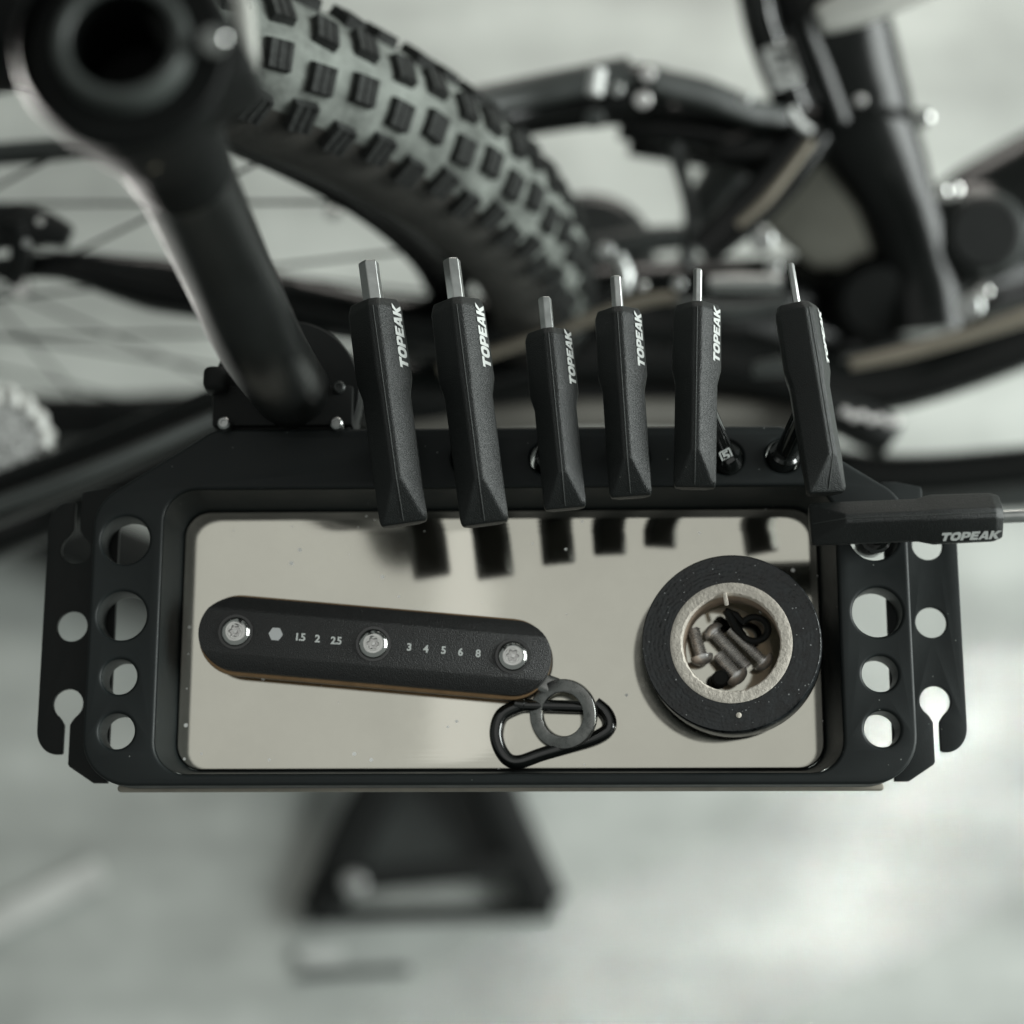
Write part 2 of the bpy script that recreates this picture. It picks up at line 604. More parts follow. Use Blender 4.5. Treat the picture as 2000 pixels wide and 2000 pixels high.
HEAD = dep(236, 78, 0.485)
low = Vector((-0.0880, 0.0505, 0.998))
base = Vector((-0.084, 0.046, 0.03))
stn = [(low, 0.0153), (dep(504, 663, 0.662), 0.0153), (dep(430, 500, 0.618), 0.0152), (dep(368, 362, 0.577), 0.0153), (dep(345, 312, 0.560), 0.0156)]
mid1 = stn[3][0]
path = catmull([p for p, r in stn], 8)
rad = []
for i in range(len(stn)-1):
    rad += [stn[i][1]+(stn[i+1][1]-stn[i][1])*j/8 for j in range(8)]
rad.append(stn[-1][1])
put('post', tube([sw(p) for p in path], rad, 40), M['post'], stand, 60)
hst = [(dep(352, 328, 0.565), 0.0160), (dep(318, 262, 0.545), 0.0172), (dep(282, 205, 0.527), 0.0212), (dep(255, 140, 0.506), 0.0262), (dep(240, 98, 0.493), 0.0282), (dep(237, 86, 0.489), 0.0270)]
hp_ = catmull([p for p, r in hst], 6)
hr_ = []
for i in range(len(hst)-1):
    hr_ += [hst[i][1]+(hst[i+1][1]-hst[i][1])*j/6 for j in range(6)]
hr_.append(hst[-1][1])
hb = tube([sw(p) for p in hp_], hr_, 48)
big_caps = [f for f in hb.faces if len(f.verts) > 4]
bmesh.ops.delete(hb, geom=big_caps, context='FACES_ONLY')
put('head_body', hb, M['headblack'], stand, 60)
put('lower_post', rod(sw(base), sw(low+Vector((0, 0, -0.004))), 0.0145, n=32), M['post'], stand)
ax = (HEAD-mid1).normalized()
hd = zto(sw(HEAD), sw(HEAD+ax))
prof2 = [(0.0180, -0.0075), (0.0178, -0.0005), (0.0170, 0.0012), (0.0157, 0.0016), (0.0144, 0.0012), (0.0138, 0.0)]
prof3 = [(0.0138, 0.0001), (0.0136, -0.0010), (0.0132, -0.0300), (0.001, -0.0320)]
put('head_ring', lathe(prof2, 48, hd, cap=False), M['ringgrey'], stand, 50)
put('head_face', lathe([(0.0270, -0.0068), (0.0262, -0.0056), (0.0176, -0.0056)], 48, hd, cap=False), M['headblack'], stand, 50)
put('head_bore', lathe(prof3, 48, hd, cap=False), M['headblack'], stand, 50)
# clamp lug on the right of the head
lug = bevel_sharp(box((0, 0, 0), (0.020, 0.030, 0.026)), 0.003)
LP = dep(405, 110, 0.505)
bmesh.ops.transform(lug, matrix=Matrix.Translation(sw(LP)) @ Matrix.Rotation(0.5, 4, 'Z'), verts=lug.verts)
put('clamp_lug', lug, M['black'], stand)
jaw = bevel_sharp(box((0, 0, 0), (0.030, 0.034, 0.030)), 0.004)
bmesh.ops.transform(jaw, matrix=Matrix.Translation(sw(dep(8, 30, 0.525))) @ Matrix.Rotation(0.2, 4, 'Z'), verts=jaw.verts)
put('clamp_jaw', jaw, M['headblack'], stand)
put('lug_bolt', rod(sw(dep(418, 80, 0.500)), sw(dep(418, 80, 0.476)), 0.0034), M['bright'], stand)
arm = bevel_sharp(box((0, 0, 0), (0.012, 0.034, 0.018)), 0.003)
AP = dep(395, 225, 0.555)
bmesh.ops.transform(arm, matrix=Matrix.Translation(sw(AP)) @ Matrix.Rotation(-0.35, 4, 'Z'), verts=arm.verts)
put('clamp_lever', arm, M['black'], stand)
pd = bevel_sharp(box((0, 0, 0), (0.0055, 0.022, 0.012)), 0.0015)
bmesh.ops.transform(pd, matrix=Matrix.Translation(sw(dep(478, 60, 0.545))) @ Matrix.Rotation(0.12, 4, 'Z'), verts=pd.verts)
put('clamp_pad', pd, M['pale'], stand)
tw = rod(sw(dep(440, 115, 0.525)), sw(dep(345, 215, 0.535)), 0.0022)
put('lever_edge', tw, M['framegrey'], stand)
# two small cream bars printed on the post below the head
for (u, v) in ((293, 292), (328, 270)):
    c = dep(u, v, 0.513)
    bar = bevel_sharp(box((0, 0, 0), (0.0042, 0.0105, 0.0012)), 0.0004)
    nrm = (CAMP-c).normalized()
    zz = nrm
    yy = (ax-zz*ax.dot(zz)).normalized()
    xx = yy.cross(zz)
    R4 = Matrix((xx, yy, zz)).transposed().to_4x4()
    bmesh.ops.transform(bar, matrix=Matrix.Translation(sw(c)) @ R4, verts=bar.verts)
    put('cream_mark', bar, M['cream'], stand)

# bracket that grips the post behind the tray
bx = Vector((-0.0905, 0.0505, 0))
put('clamp_disc', lathe([(0.014, 0.984), (0.0292, 0.984), (0.0300, 0.985), (0.0300, 0.996), (0.0292, 0.997), (0.014, 0.997)], 56, Matrix.Translation(sw(bx))), M['black'], stand, 40)
put('clamp_block', box(sw((-0.0912, 0.0440, 0.9865)), (0.0560, 0.0165, 0.027), 0.0012), M['black'], stand)
for u, v, z in ((662, 756, 1.001), (437, 826, 1.004), (657, 826, 1.004)):
    p = at(u, v, z)
    put('clamp_bolt', lathe([(0.0024, -0.006), (0.0025, 0.0), (0.0018, 0.0008), (0.0012, 0.0008), (0.0011, 0.0001)], 20, Matrix.Translation(sw(p))), M['chrome'] if v > 800 else M['framegrey'], stand)
put('clamp_latch', bevel_sharp(box(sw(at(425, 745, 1.0)), (0.010, 0.010, 0.014)), 0.003), M['black'], stand)

# legs on the floor
B0 = at(872, 1385, 0.02)
def fp(u, v, z=0.012):
    return sw(at(u, v, z))


put('leg', tube([fp(800, 1440, .05), fp(705, 1600, .03), fp(625, 1785, .012)], 0.020, 12, sq=(0.6, 0.7)), M['black'], stand)
put('leg', tube([fp(930, 1440, .05), fp(990, 1600, .03), fp(1065, 1765, .012)], 0.020, 12, sq=(0.6, 0.7)), M['black'], stand)
put('cross_bar', tube([fp(660, 1725, .03), fp(1030, 1690, .03)], 0.010, 12, sq=(0.6, 0.7)), M['black'], stand)
put('foot_bar', tube([fp(600, 1790, .008), fp(1085, 1778, .008)], 0.007, 12, sq=(0.6, 0.7)), M['black'], stand)
put('leg_gap_shade', shape2d([[(p.x, p.y) for p in (fp(740, 1515), fp(950, 1510), fp(1000, 1690), fp(690, 1700))]], 0.004, 0, z=0.008), M['framegrey'], stand)  # grey sheet stands in for the shaded floor between the legs
put('leg_bolt', lathe([(0.010, 0), (0.010, 0.006), (0.007, 0.009)], 20, Matrix.Translation(fp(692, 1725, .047))), M['chrome'], stand)
put('back_leg', tube([fp(860, 1390, .06), fp(430, 1165, .03), fp(-140, 930, .02)], 0.030, 12, sq=(0.6, 0.7)), M['black'], stand)
put('back_leg', tube([fp(890, 1370, .06), fp(1300, 1230, .03), fp(1620, 1080, .02)], 0.020, 12, sq=(0.6, 0.7)), M['black'], stand)
put('base_hub', lathe([(0.030, 0.0), (0.034, 0.004), (0.034, 0.06), (0.022, 0.08)], 32, Matrix.Translation(sw((base.x, base.y, 0.004)))), M['black'], stand)

# ------------------------------------------------------------------ lettering
def glyphs():
    def r(x0, y0, x1, y1):
        return [(x0, y0), (x1, y0), (x1, y1), (x0, y1)]
    G = {}
    G['T'] = (1.0, [[(0, .72), (0, 1), (1.02, 1), (1.02, .72), (.68, .72), (.68, 0), (.34, 0), (.34, .72)]])
    def oval(cx, cy, rx, ry, n=28, pw=.75):
        return [(cx+rx*math.copysign(abs(math.cos(a))**pw, math.cos(a)), cy+ry*math.copysign(abs(math.sin(a))**pw, math.sin(a))) for a in [2*PI*k/n for k in range(n)]]
    G['O'] = (1.08, [oval(.54, .5, .54, .52), oval(.54, .5, .22, .24)])
    P = [(0, 0), (0, 1), (.62, 1), (.86, .93), (.96, .78), (.96, .52), (.86, .37), (.62, .30), (.33, .30), (.33, 0)]
    G['P'] = (.96, [P, r(.33, .53, .62, .77)])
    G['E'] = (.86, [[(0, 0), (0, 1), (.88, 1), (.88, .76), (.33, .76), (.33, .62), (.80, .62), (.80, .40), (.33, .40), (.33, .24), (.88, .24), (.88, 0)]])
    G['A'] = (1.08, [[(0, 0), (.36, 1), (.78, 1), (1.10, 0), (.76, 0), (.71, .18), (.37, .18), (.31, 0)], [(.43, .40), (.65, .40), (.55, .74)]])
    G['K'] = (1.06, [[(0, 0), (0, 1), (.33, 1), (.33, .63), (.68, 1), (1.10, 1), (.63, .55), (1.10, 0), (.70, 0), (.33, .42), (.33, 0)]])
    return G


GL = glyphs()


def word_mesh(word, length, height, shear=0.24, t=0.00025):
    x = 0
    loops = []
    for ch in word:
        wd, L = GL[ch]
        for lp in L:
            loops.append([(x+px_+shear*py, py) for px_, py in lp])
        x += wd+0.06
    tot = x-0.06+shear
    sx, sy = length/tot, height
    loops = [[(a*sx, b*sy) for a, b in lp] for lp in loops]
    return shape2d(loops, t, 0.0)


def text_mesh(s, size, offset=0.0):
    cu = bpy.data.curves.new('txt', 'FONT')
    cu.body = s
    cu.size = size
    cu.extrude = 0.00008
    cu.offset = offset
    cu.align_x = 'CENTER'
    cu.align_y = 'CENTER'
    cu.resolution_u = 4
    cu.space_character = 0.88
    o = bpy.data.objects.new('txt', cu)
    me = bpy.data.meshes.new_from_object(o)
    bpy.data.objects.remove(o)
    bpy.data.curves.remove(cu)
    me.materials.clear()
    return me


# ------------------------------------------------------------------ hex keys
def handle_mesh(L, w, h):
    """along +y from the hipped lower end (y=0) to the bit end (y=L); ridge on +z"""
    w2 = w*1.17
    def sec(y, wd, zr, zs, zb, rdg=0.20):
        return [Vector((x, y, z)) for x, z in ((-rdg*wd, zr), (rdg*wd, zr), (wd, zs), (wd, zs-0.35*h), (0.62*wd, zb), (-0.62*wd, zb), (-wd, zs-0.35*h), (-wd, zs))]
    zs = 0.12*h
    S = [sec(0.0, w*0.93, -0.05*h, -0.10*h, -0.75*h, 0.80),
         sec(0.018*L, w*1.0, 0.10*h, 0.06*h, -0.92*h, 0.78),
         sec(0.17*L, w, h, zs, -h),
         sec(0.56*L, w, h, zs, -h),
         sec(0.64*L, w2, h*1.05, zs, -h*1.05),
         sec(0.955*L, w2*0.97, h*1.02, zs, -h*1.02),
         sec(1.0*L, w2*0.84, h*0.72, zs*0.9, -h*0.75, 0.2)]
    bm = loft(S)
    return bevel_sharp(bm, 0.0026, 5, 12)


HANDLES = {}
LET = {}


def hex_key(i, p0, p1, big, bit_af, bit_len, shaft_to, shaft_t, label, zc_, roll=0.0, round_bit=False, mark=False):
    p0 = Vector((p0[0]*.001, p0[1]*.001, zc_)); p1 = Vector((p1[0]*.001, p1[1]*.001, zc_))
    d = p1-p0
    L = d.length
    w, h = (0.0090, 0.0088) if big else (0.0079, 0.0078)
    rz = math.atan2(d.y, d.x)-PI/2
    t = thing('hex_key', label, 'hex key', p0, 0, 'black handled hex keys round the tray rim', rot=(0, roll, rz))
    key = (round(L, 3), big)
    put('handle', handle_mesh(L, w, h), M['rubber'], t, 40)
    # moulding seam along the ridge and down the hip
    sm = [Vector((0, y, z)) for y, z in ((0.0006, -0.02*h), (0.022*L, 0.145*h), (0.17*L, h*1.008), (0.56*L, h*1.008), (0.64*L, h*1.058), (0.955*L, h*1.028))]
    put('mould_seam', tube(sm, 0.00016, 6), M['seam'], t)
    # lettering on the right facet
    w2 = w*1.17
    ridge = Vector((0.20*w2, 0, h*1.04)); sh = Vector((w2, 0, 0.12*h))
    fx = (sh-ridge).normalized()                 # down the facet
    fn = Vector((0, 1, 0)).cross(fx)
    if fn.z < 0:
        fn = -fn
    lw = 0.0262 if big else 0.0222
    lh = 0.0040 if big else 0.0034
    me = word_mesh('TOPEAK', lw, lh)
    # word reads along +y, letter tops towards the ridge
    X = Vector((0, 1, 0)); Y = -fx; Z = fn
    R4 = Matrix((X, Y, Z)).transposed().to_4x4()
    org = ridge.lerp(sh, 0.90)+Vector((0, 0.665*L, 0))+fn*0.0001
    me.transform(Matrix.Translation(org) @ R4)
    put('lettering', me, M['print'], t)
    # bit
    r = bit_af/math.sqrt(3)
    if round_bit:
        bm = lathe([(bit_af/2, 0), (bit_af/2, bit_len-0.0006), (bit_af/2-0.0006, bit_len)], 28, Matrix.Translation((0, L-0.0004, 0.0)) @ Matrix.Rotation(-PI/2, 4, 'X'))
    else:
        bm = lathe([(r, 0), (r, bit_len-0.0007), (r*0.82, bit_len)], 6, Matrix.Translation((0, L-0.0004, 0.0)) @ Matrix.Rotation(-PI/2, 4, 'X') @ Matrix.Rotation(0.3, 4, 'Z'))
        bevel_sharp(bm, 0.0002, 1, 30)
    put('hex_bit', bm, M['chrome'], t, 20)
    # shaft from below the handle down through the tray hole (t-local coordinates)
    Minv = (Matrix.Translation(p0) @ Matrix.Rotation(rz, 4, 'Z') @ Matrix.Rotation(roll, 4, 'Y')).inverted()
    a = Vector((0, shaft_t*L, -0.3*h))
    wa = Minv.inverted() @ a
    wb = Vector((shaft_to[0]*.001, shaft_to[1]*.001, 1.0))
    dirn = (wb-wa).normalized()
    end = wb+dirn*0.055
    put('shaft', rod(Minv @ wa, Minv @ (wb+dirn*0.012), 0.0040 if not big else 0.0044, n=28), M['gloss'], t)
    put('key_tip', lathe([(0.0024, 0), (0.0024, 0.043)], 6, zto(Minv @ (wb+dirn*0.011), Minv @ end)), M['chrome'], t)
    cb_ = wb-dirn*0.003
    put('shaft_collar', rod(Minv @ (cb_), Minv @ (wb+dirn*0.010), 0.0060, n=32), M['gloss'], t)
    if mark:
        c = wb-dirn*0.0045
        nrm = (Vector((0.35, -0.9, 0.5)))
        nrm = (nrm-dirn*nrm.dot(dirn)).normalized()
        c = c+nrm*0.0040
        yy = -dirn; xx = yy.cross(nrm)
        R4 = Matrix((xx, yy, nrm)).transposed().to_4x4()
        ring = shape2d([rounded([(-.0024, -.0036), (.0024, -.0036), (.0024, .0036), (-.0024, .0036)], .0009, 4), rounded([(-.0017, -.0029), (.0017, -.0029), (.0017, .0029), (-.0017, .0029)], .0005, 4)], 0.0003)
        bmr = bmesh.new(); bmr.from_mesh(ring)
        g = text_mesh('5', 0.0064, 0.00020)
        bmr.from_mesh(g)
        bmesh.ops.transform(bmr, matrix=Minv @ Matrix.Translation(c) @ R4, verts=bmr.verts)
        put('size_mark', bmr, M['print'], t)
    return t


hex_key(0, (-39.2, -11.8), (-51.8, 74.3), True, 0.0070, 0.0170, (-47, 21.7), 0.42, 'large black hex key with the thickest bit, first from the stand post', 1.035)
hex_key(1, (-9.1, -12.0), (-20.1, 74.4), True, 0.0060, 0.0176, (-17, 21.7), 0.42, 'large black hex key, second from the stand post, beside the thickest one', 1.035)
hex_key(2, (20.8, -6.2), (14.6, 62.5), False, 0.0047, 0.0140, (15, 21.7), 0.45, 'black hex key set lowest of the row, a half open round hole at its left', 1.034)
hex_key(3, (45.1, -2.0), (41.3, 70.4), False, 0.0040, 0.0140, (47, 21.7), 0.45, 'black hex key with a pale seam line, just right of the lowest set key', 1.035, roll=-0.08)
hex_key(4, (68.9, 1.3), (71.4, 72.2), False, 0.0032, 0.0148, (83.9, 21.5), 0.55, 'black hex key tilted to show a white mark on its slanting shaft', 1.035, mark=True, roll=-0.06)
hex_key(5, (118.1, -1.2), (109.2, 71.6), False, 0.0026, 0.0175, (106.3, 21.9), 0.5, 'black hex key with the thinnest bit, shaft bare at its left in a round hole', 1.035, roll=0.38)
hex_key(6, (111.2, -13.2), (181.0, -10.8), False, 0.0050, 0.06, (140.5, -11.5), 0.45, 'black hex key lying crosswise over the right rim with its bit pointing outwards', 1.035, round_bit=True, roll=0.0)

# ------------------------------------------------------------------ multi tool
ZM = 0.980                                     # mirror surface
mt_a = Vector((-107.6, -46.2, 0))*0.001
mt_b = Vector((0.4, -56.2, 0))*0.001
mang = math.atan2(mt_b.y-mt_a.y, mt_b.x-mt_a.x)
mtl = thing('multi_tool', 'black folding multi tool with three chrome screws and printed sizes on the mirror', 'multi tool', (mt_a.x, mt_a.y, ZM), mang)
ML = (mt_b-mt_a).length


def stadium(r, L=ML, n=24):
    P = []
    for k in range(n+1):
        a = -PI/2+PI*k/n
        P.append((L+r*math.cos(a), r*math.sin(a)))
    for k in range(n+1):
        a = PI/2+PI*k/n
        P.append((r*math.cos(a), r*math.sin(a)))
    return P


def top_plate():
    R = 0.0147
    P = stadium(R)
    bm = loft([[Vector((x, y, 0.0085)) for x, y in P], [Vector((x, y, 0.0160)) for x, y in P]])
    for s in (-1, 1):
        co = Vector((0, s*0.0084, 0.0160))
        no = Vector((0, s*0.50, 0.866))
        geom = bm.verts[:]+bm.edges[:]+bm.faces[:]
        res = bmesh.ops.bisect_plane(bm, geom=geom, plane_co=co, plane_no=no, clear_outer=True)
        ed = [e for e in res['geom_cut'] if isinstance(e, bmesh.types.BMEdge)]
        bmesh.ops.contextual_create(bm, geom=ed)
    return bevel_sharp(bm, 0.00045, 2, 22)


put('top_plate', top_plate(), M['tool'], mtl, 25)
put('bronze_liner', shape2d([stadium(0.0160, ML-0.0012)], 0.0024, 0.0004, 1, z=0.0066), M['bronze'], mtl)
put('lower_plate', shape2d([stadium(0.0152)], 0.0050, 0.0010, 2, z=0.0027), M['black'], mtl)


def lobes(r0, r1, n=6, k=60):
    return [((r0+(r1-r0)*(0.5+0.5*math.cos(n*2*PI*j/k)))*math.cos(2*PI*j/k), (r0+(r1-r0)*(0.5+0.5*math.cos(n*2*PI*j/k)))*math.sin(2*PI*j/k)) for j in range(k)]


for xs in (0.0, 0.0540, ML-0.0002):
    ringo = lathe([(0.0058, 0.0), (0.0064, 0.0), (0.0068, 0.0004), (0.0058, 0.0004)], 40, Matrix.Translation((xs, 0, 0.0159)))
    rg = put('screw_seat', ringo, M['gloss'], mtl, 40)
    head = lathe([(0.0058, 0.0), (0.0058, 0.0006), (0.0053, 0.0014), (0.0043, 0.0021), (0.0031, 0.0024), (0.0029, 0.0023)], 40, Matrix.Translation((xs, 0, 0.01585)), cap=False)
    hd_ = put('screw', head, M['bright'], mtl, 60)
    fl_ = shape2d([circle(0, 0, 0.0031, 40), lobes(0.0017, 0.0025)], 0.0006, 0.0001, 1)
    fl_.transform(Matrix.Translation((xs, 0, 0.0179)))
    put('star_socket', fl_, M['bright'], hd_, 30)
    put('socket_floor', lathe([(0.0029, -0.0002), (0.0029, 0.0), (0.0009, 0.0), (0.0008, 0.0010), (0.0003, 0.0011)], 24, Matrix.Translation((xs, 0, 0.0168))), M['steel'], hd_, 30)

# printed marks
def on_tool(u, v):
    p = at(u, v, 0.9961)
    q = Matrix.Rotation(-mang, 4, 'Z') @ (p-Vector((mt_a.x, mt_a.y, 0)))
    return q.x, q.y


hx, hy = on_tool(538.4, 1238.3)
me = shape2d([circle(0, 0, 0.0028, 6)], 0.0001)
me.transform(Matrix.Translation((hx, hy, 0.01608)))
put('printed_hexagon', me, M['printgrey'], mtl)
for s, x7, y7 in (('1.5', 485, 268), ('2', 558, 275), ('2.5', 637, 283), ('3', 943, 310), ('4', 1013, 318), ('5', 1087, 323), ('6', 1158, 331), ('8', 1232, 337)):
    x, y = on_tool(360+x7/2.147, 1120+y7/2.147)
    me = text_mesh(s, 0.0040, 0.00012)
    me.transform(Matrix.Translation((x, y, 0.01608)) @ Matrix.Rotation(0.03, 4, 'Z'))
    put('printed_size', me, M['print'], mtl)

# ring lug that swings out of the right end
rc = at(1100.6, 1394.8, 0.987)
rcl = Matrix.Rotation(-mang, 4, 'Z') @ (rc-Vector((mt_a.x, mt_a.y, ZM)))
outer = circle(0, 0, 0.0136, 56)
lugm = shape2d([outer, circle(0, 0, 0.0085, 48)], 0.0032, 0.0005, 2)
lugm.transform(Matrix.Translation(rcl) @ Matrix.Rotation(-mang, 4, 'Z') @ Matrix.Rotation(math.radians(-20), 4, 'Y') @ Matrix.Rotation(math.radians(8), 4, 'X'))
put('key_loop', lugm, M['glossm'], mtl, 40)
tang = tube([Vector((ML+0.0055, -0.0035, 0.0065)), Vector((ML+0.011, -0.0075, 0.0068)), rcl+Vector((-0.0040, 0.0100, -0.0006))], [0.0042, 0.0036, 0.0040], 12, sq=(0.6, 0.4))
put('loop_tang', tang, M['glossm'], mtl, 40)

# ------------------------------------------------------------------ carabiner
kc = thing('carabiner', 'small glossy black carabiner clipped through the key loop of the multi tool', 'carabiner', (0.015, -0.085, ZM))
KO = Vector((0.015, -0.085, ZM))
pts = [(5.5, -73.2), (1.0, -74.3), (-4.6, -77.5), (-6.6, -83.5), (-5.6, -89.5), (-2.2, -94.6), (2.6, -95.6), (11, -92.8), (22, -89.6), (31, -86.8), (36.6, -83.6), (37.6, -80.0), (35.8, -76.2), (32.0, -73.0)]
P3 = [Vector((x*.001, y*.001, ZM+0.0033))-KO for x, y in pts]
pth = catmull(P3, 6)
put('hook_body', tube(pth, 0.0027, 16), M['gloss'], kc, 60)
put('gate', rod(Vector((3.0, -73.6, 0))*.001+Vector((0, 0, ZM+0.0036))-KO, Vector((31.5, -74.5, 0))*.001+Vector((0, 0, ZM+0.0040))-KO, 0.0024, n=20), M['gloss'], kc)
put('gate_nose', rod(Vector((0.2, -72.9, 0))*.001+Vector((0, 0, ZM+0.0036))-KO, Vector((4.6, -73.6, 0))*.001+Vector((0, 0, ZM+0.0036))-KO, 0.0028, n=20), M['gloss'], kc)
for x in (22.0, 28.5):
    put('gate_rivet', rod(Vector((x, -74.3, 0))*.001+Vector((0, 0, ZM+0.0048))-KO, Vector((x, -74.3, 0))*.001+Vector((0, 0, ZM+0.0058))-KO, 0.0009, n=14), M['glossm'], kc)

# ------------------------------------------------------------------ tape roll
TPH = 0.0170
tape = thing('tape_roll', 'roll of black electrical tape with a pale cardboard core on the mirror', 'tape roll', (0.0862, -0.0524, ZM+0.0050), 0.3, rot=(math.radians(-1.0), math.radians(-8.0), 0.0))
put('vinyl', lathe([(0.0233, 0.0), (0.0338, 0.0), (0.0343, 0.0006), (0.0343, TPH-0.0006), (0.0338, TPH), (0.0318, TPH-0.00015), (0.0300, TPH+0.0001), (0.0265, TPH-0.0002), (0.0250, TPH+0.0001), (0.0233, TPH-0.0001), (0.0233, 0.0)], 96, cap=False), M['tape'], tape, 50)
cb = bmesh.new()
rings = []
rng = random.Random(3)
NN = 120
jit = [rng.uniform(-1, 1) for _ in range(NN)]
for r, z, j in ((0.0233, 0.0, 0), (0.0233, TPH+0.0001, 0), (0.0228, TPH+0.0003, .1), (0.0210, TPH+0.00025, .1), (0.0192, TPH+0.0002, .6), (0.0187, TPH-0.0006, .5), (0.01855, TPH-0.002, 0), (0.01855, 0.0, 0), (0.0233, 0.0, 0)):
    rings.append([Vector(((r+j*0.0004*jit[k])*math.cos(2*PI*k/NN), (r+j*0.0004*jit[k])*math.sin(2*PI*k/NN), z+j*0.0002*jit[(k*7) % NN])) for k in range(NN)])
core = put('cardboard_core', loft(rings, cap=False), M['card'], tape, 50)
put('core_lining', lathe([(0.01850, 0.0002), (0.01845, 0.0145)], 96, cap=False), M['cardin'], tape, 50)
# torn paper flap at the back of the core
fb = bevel_sharp(box((0, 0, 0), (0.0016, 0.0052, 0.0018)), 0.0004, 2)
bmesh.ops.transform(fb, matrix=Matrix.Translation((-0.0017, 0.0172, TPH-0.0006)) @ Matrix.Rotation(0.15, 4, 'Z') @ Matrix.Rotation(0.35, 4, 'X'), verts=fb.verts)
put('torn_flap', fb, M['card'], core)
fleck = lathe([(0.0003, 0), (0.0011, 0.0001), (0.0010, 0.0005), (0.0004, 0.0007)], 9, Matrix.Translation((0.0022, -0.0279, TPH)))
put('paper_fleck', fleck, M['card'], tape)


# ------------------------------------------------------------------ bolts in the core
def tz(x, y, z):
    """point from the close crop of the tape (origin 1260,1100, 5.084x) on height z above the mirror"""
    return at(1260+x/5.084, 1100+y/5.084, ZM+z)


def bolt(label, tail, neck, r=0.0021, head_r=0.0044, head_h=0.0030, m=None):
    a, b = Vector(tail), Vector(neck)
    r *= 1.12
    d = (b-a)
    L = d.length
    t = thing('bolt', label, 'bolt', a, group='small bolts inside the tape core', rot=d.to_track_quat('Z', 'Y').to_euler())
    prof = []
    z = 0.0
    k = 0
    prof.append((r*0.75, 0.0))
    while z < L-0.0008:
        prof.append((r*(1.0 if k % 2 else 0.70), z+0.0002))
        z += 0.00048
        k += 1
    prof.append((r, L))
    put('thread', lathe(prof, 20), m or M['steel'], t, 25)
    hp = [(r, L-0.0002), (head_r, L), (head_r*1.02, L+0.0004)]
    for j in range(1, 7):
        a_ = j/6*PI/2*0.86
        hp.append((head_r*math.cos(a_), L+0.0005+head_h*math.sin(a_)))
    put('bolt_head', lathe(hp, 28), m or M['steel'], t, 50)
    put('hex_socket', lathe([(0.0014, L+head_h+0.00025), (0.0014, L+head_h+0.0004)], 6), M['black'], t)
    return t


bolt('short bolt at the left of the core, round head low against the cardboard', tz(480, 650, .0050), tz(560, 925, .0060), 0.0023)
bolt('long bolt lying across the middle of the core, its head at the upper left', tz(1015, 1040, .0048), tz(690, 690, .0050), 0.0024, 0.0042)
bolt('bolt beside the black clip, with its head at the lower right of the core', tz(840, 650, .0062), tz(1165, 965, .0052), 0.0020)
bolt('bolt with a big shiny domed head at the lower edge of the core', tz(720, 905, .0062), tz(905, 1110, .0075), 0.0024, 0.0046)
bolt('small dark bolt standing on its head, only the round end of it showing', tz(748, 1143, .0085), tz(752, 1148, .0032), 0.0029, 0.0034, 0.0020, M['black'])
clip = thing('cable_clip', 'black plastic cable clip with an open loop among the bolts', 'cable clip', tz(1000, 650, .006))
CO = tz(1000, 650, .006)
loopc = tz(1085, 655, .0085)-CO
lp_pts = []
for k in range(19):
    a = math.radians(150-300*k/18)
    lp_pts.append(loopc+Vector((0.0053*math.cos(a), 0.0046*math.sin(a), 0.0008*math.sin(a))))
put('clip_loop', tube(lp_pts, [0.0013]*19, 12, sq=(0.6, 1.7)), M['black'], clip, 40)
put('clip_tail', tube([lp_pts[-1], tz(900, 640, .0100)-CO, tz(805, 470, .0118)-CO], [0.0014, 0.0016, 0.0014], 12, sq=(0.6, 1.5)), M['black'], clip, 40)
put('clip_tongue', tube([lp_pts[0], tz(900, 520, .0100)-CO, tz(800, 480, .0090)-CO], [0.0013, 0.0015, 0.0015], 12, sq=(0.6, 1.6)), M['black'], clip, 40)

# ------------------------------------------------------------------ mountain bike
K = 1.12
WC = Vector((-0.3787, 0.2146, 0.6918))       # rear axle
bike = thing('mountain_bike', 'black mountain bike with a knobbly dusty tyre and linkage frame behind the stand', 'bicycle', WC)
WA = Vector((-0.026, -1.0, -0.004)).normalized()      # axle, towards the viewer's side
WE = WA.cross(Vector((0, 0, 1))).normalized()
WG = WE.cross(WA)
RT, rt = 0.340*K, 0.0305*K


def bw(p):
    return Vector(p)-WC


def wheel_pt(th, phi, dr=0.0, R0=None):
    rad = WE*math.cos(th)+WG*math.sin(th)
    return rad*((R0 if R0 is not None else RT)+(rt+dr)*math.cos(phi))+WA*((rt+dr)*math.sin(phi))


bm = bmesh.new()
NT, NP = 160, 25
phis = [math.radians(-125+250*j/(NP-1)) for j in range(NP)]
vs = [[bm.verts.new(wheel_pt(2*PI*i/NT, p)) for p in phis] for i in range(NT)]
for i in range(NT):
    for j in range(NP-1):
        f = bm.faces.new((vs[i][j], vs[i][j+1], vs[(i+1) % NT][j+1], vs[(i+1) % NT][j]))
        f.material_index = 0 if abs((phis[j]+phis[j+1])/2) < math.radians(47) else 1
me = bpy.data.meshes.new('rear_tyre')
bmesh.ops.recalc_face_normals(bm, faces=bm.faces)
bm.to_mesh(me); bm.free()
me.materials.append(M['tread']); me.materials.append(M['sidewall'])
tyre = put('rear_tyre', me, None, bike, 60)
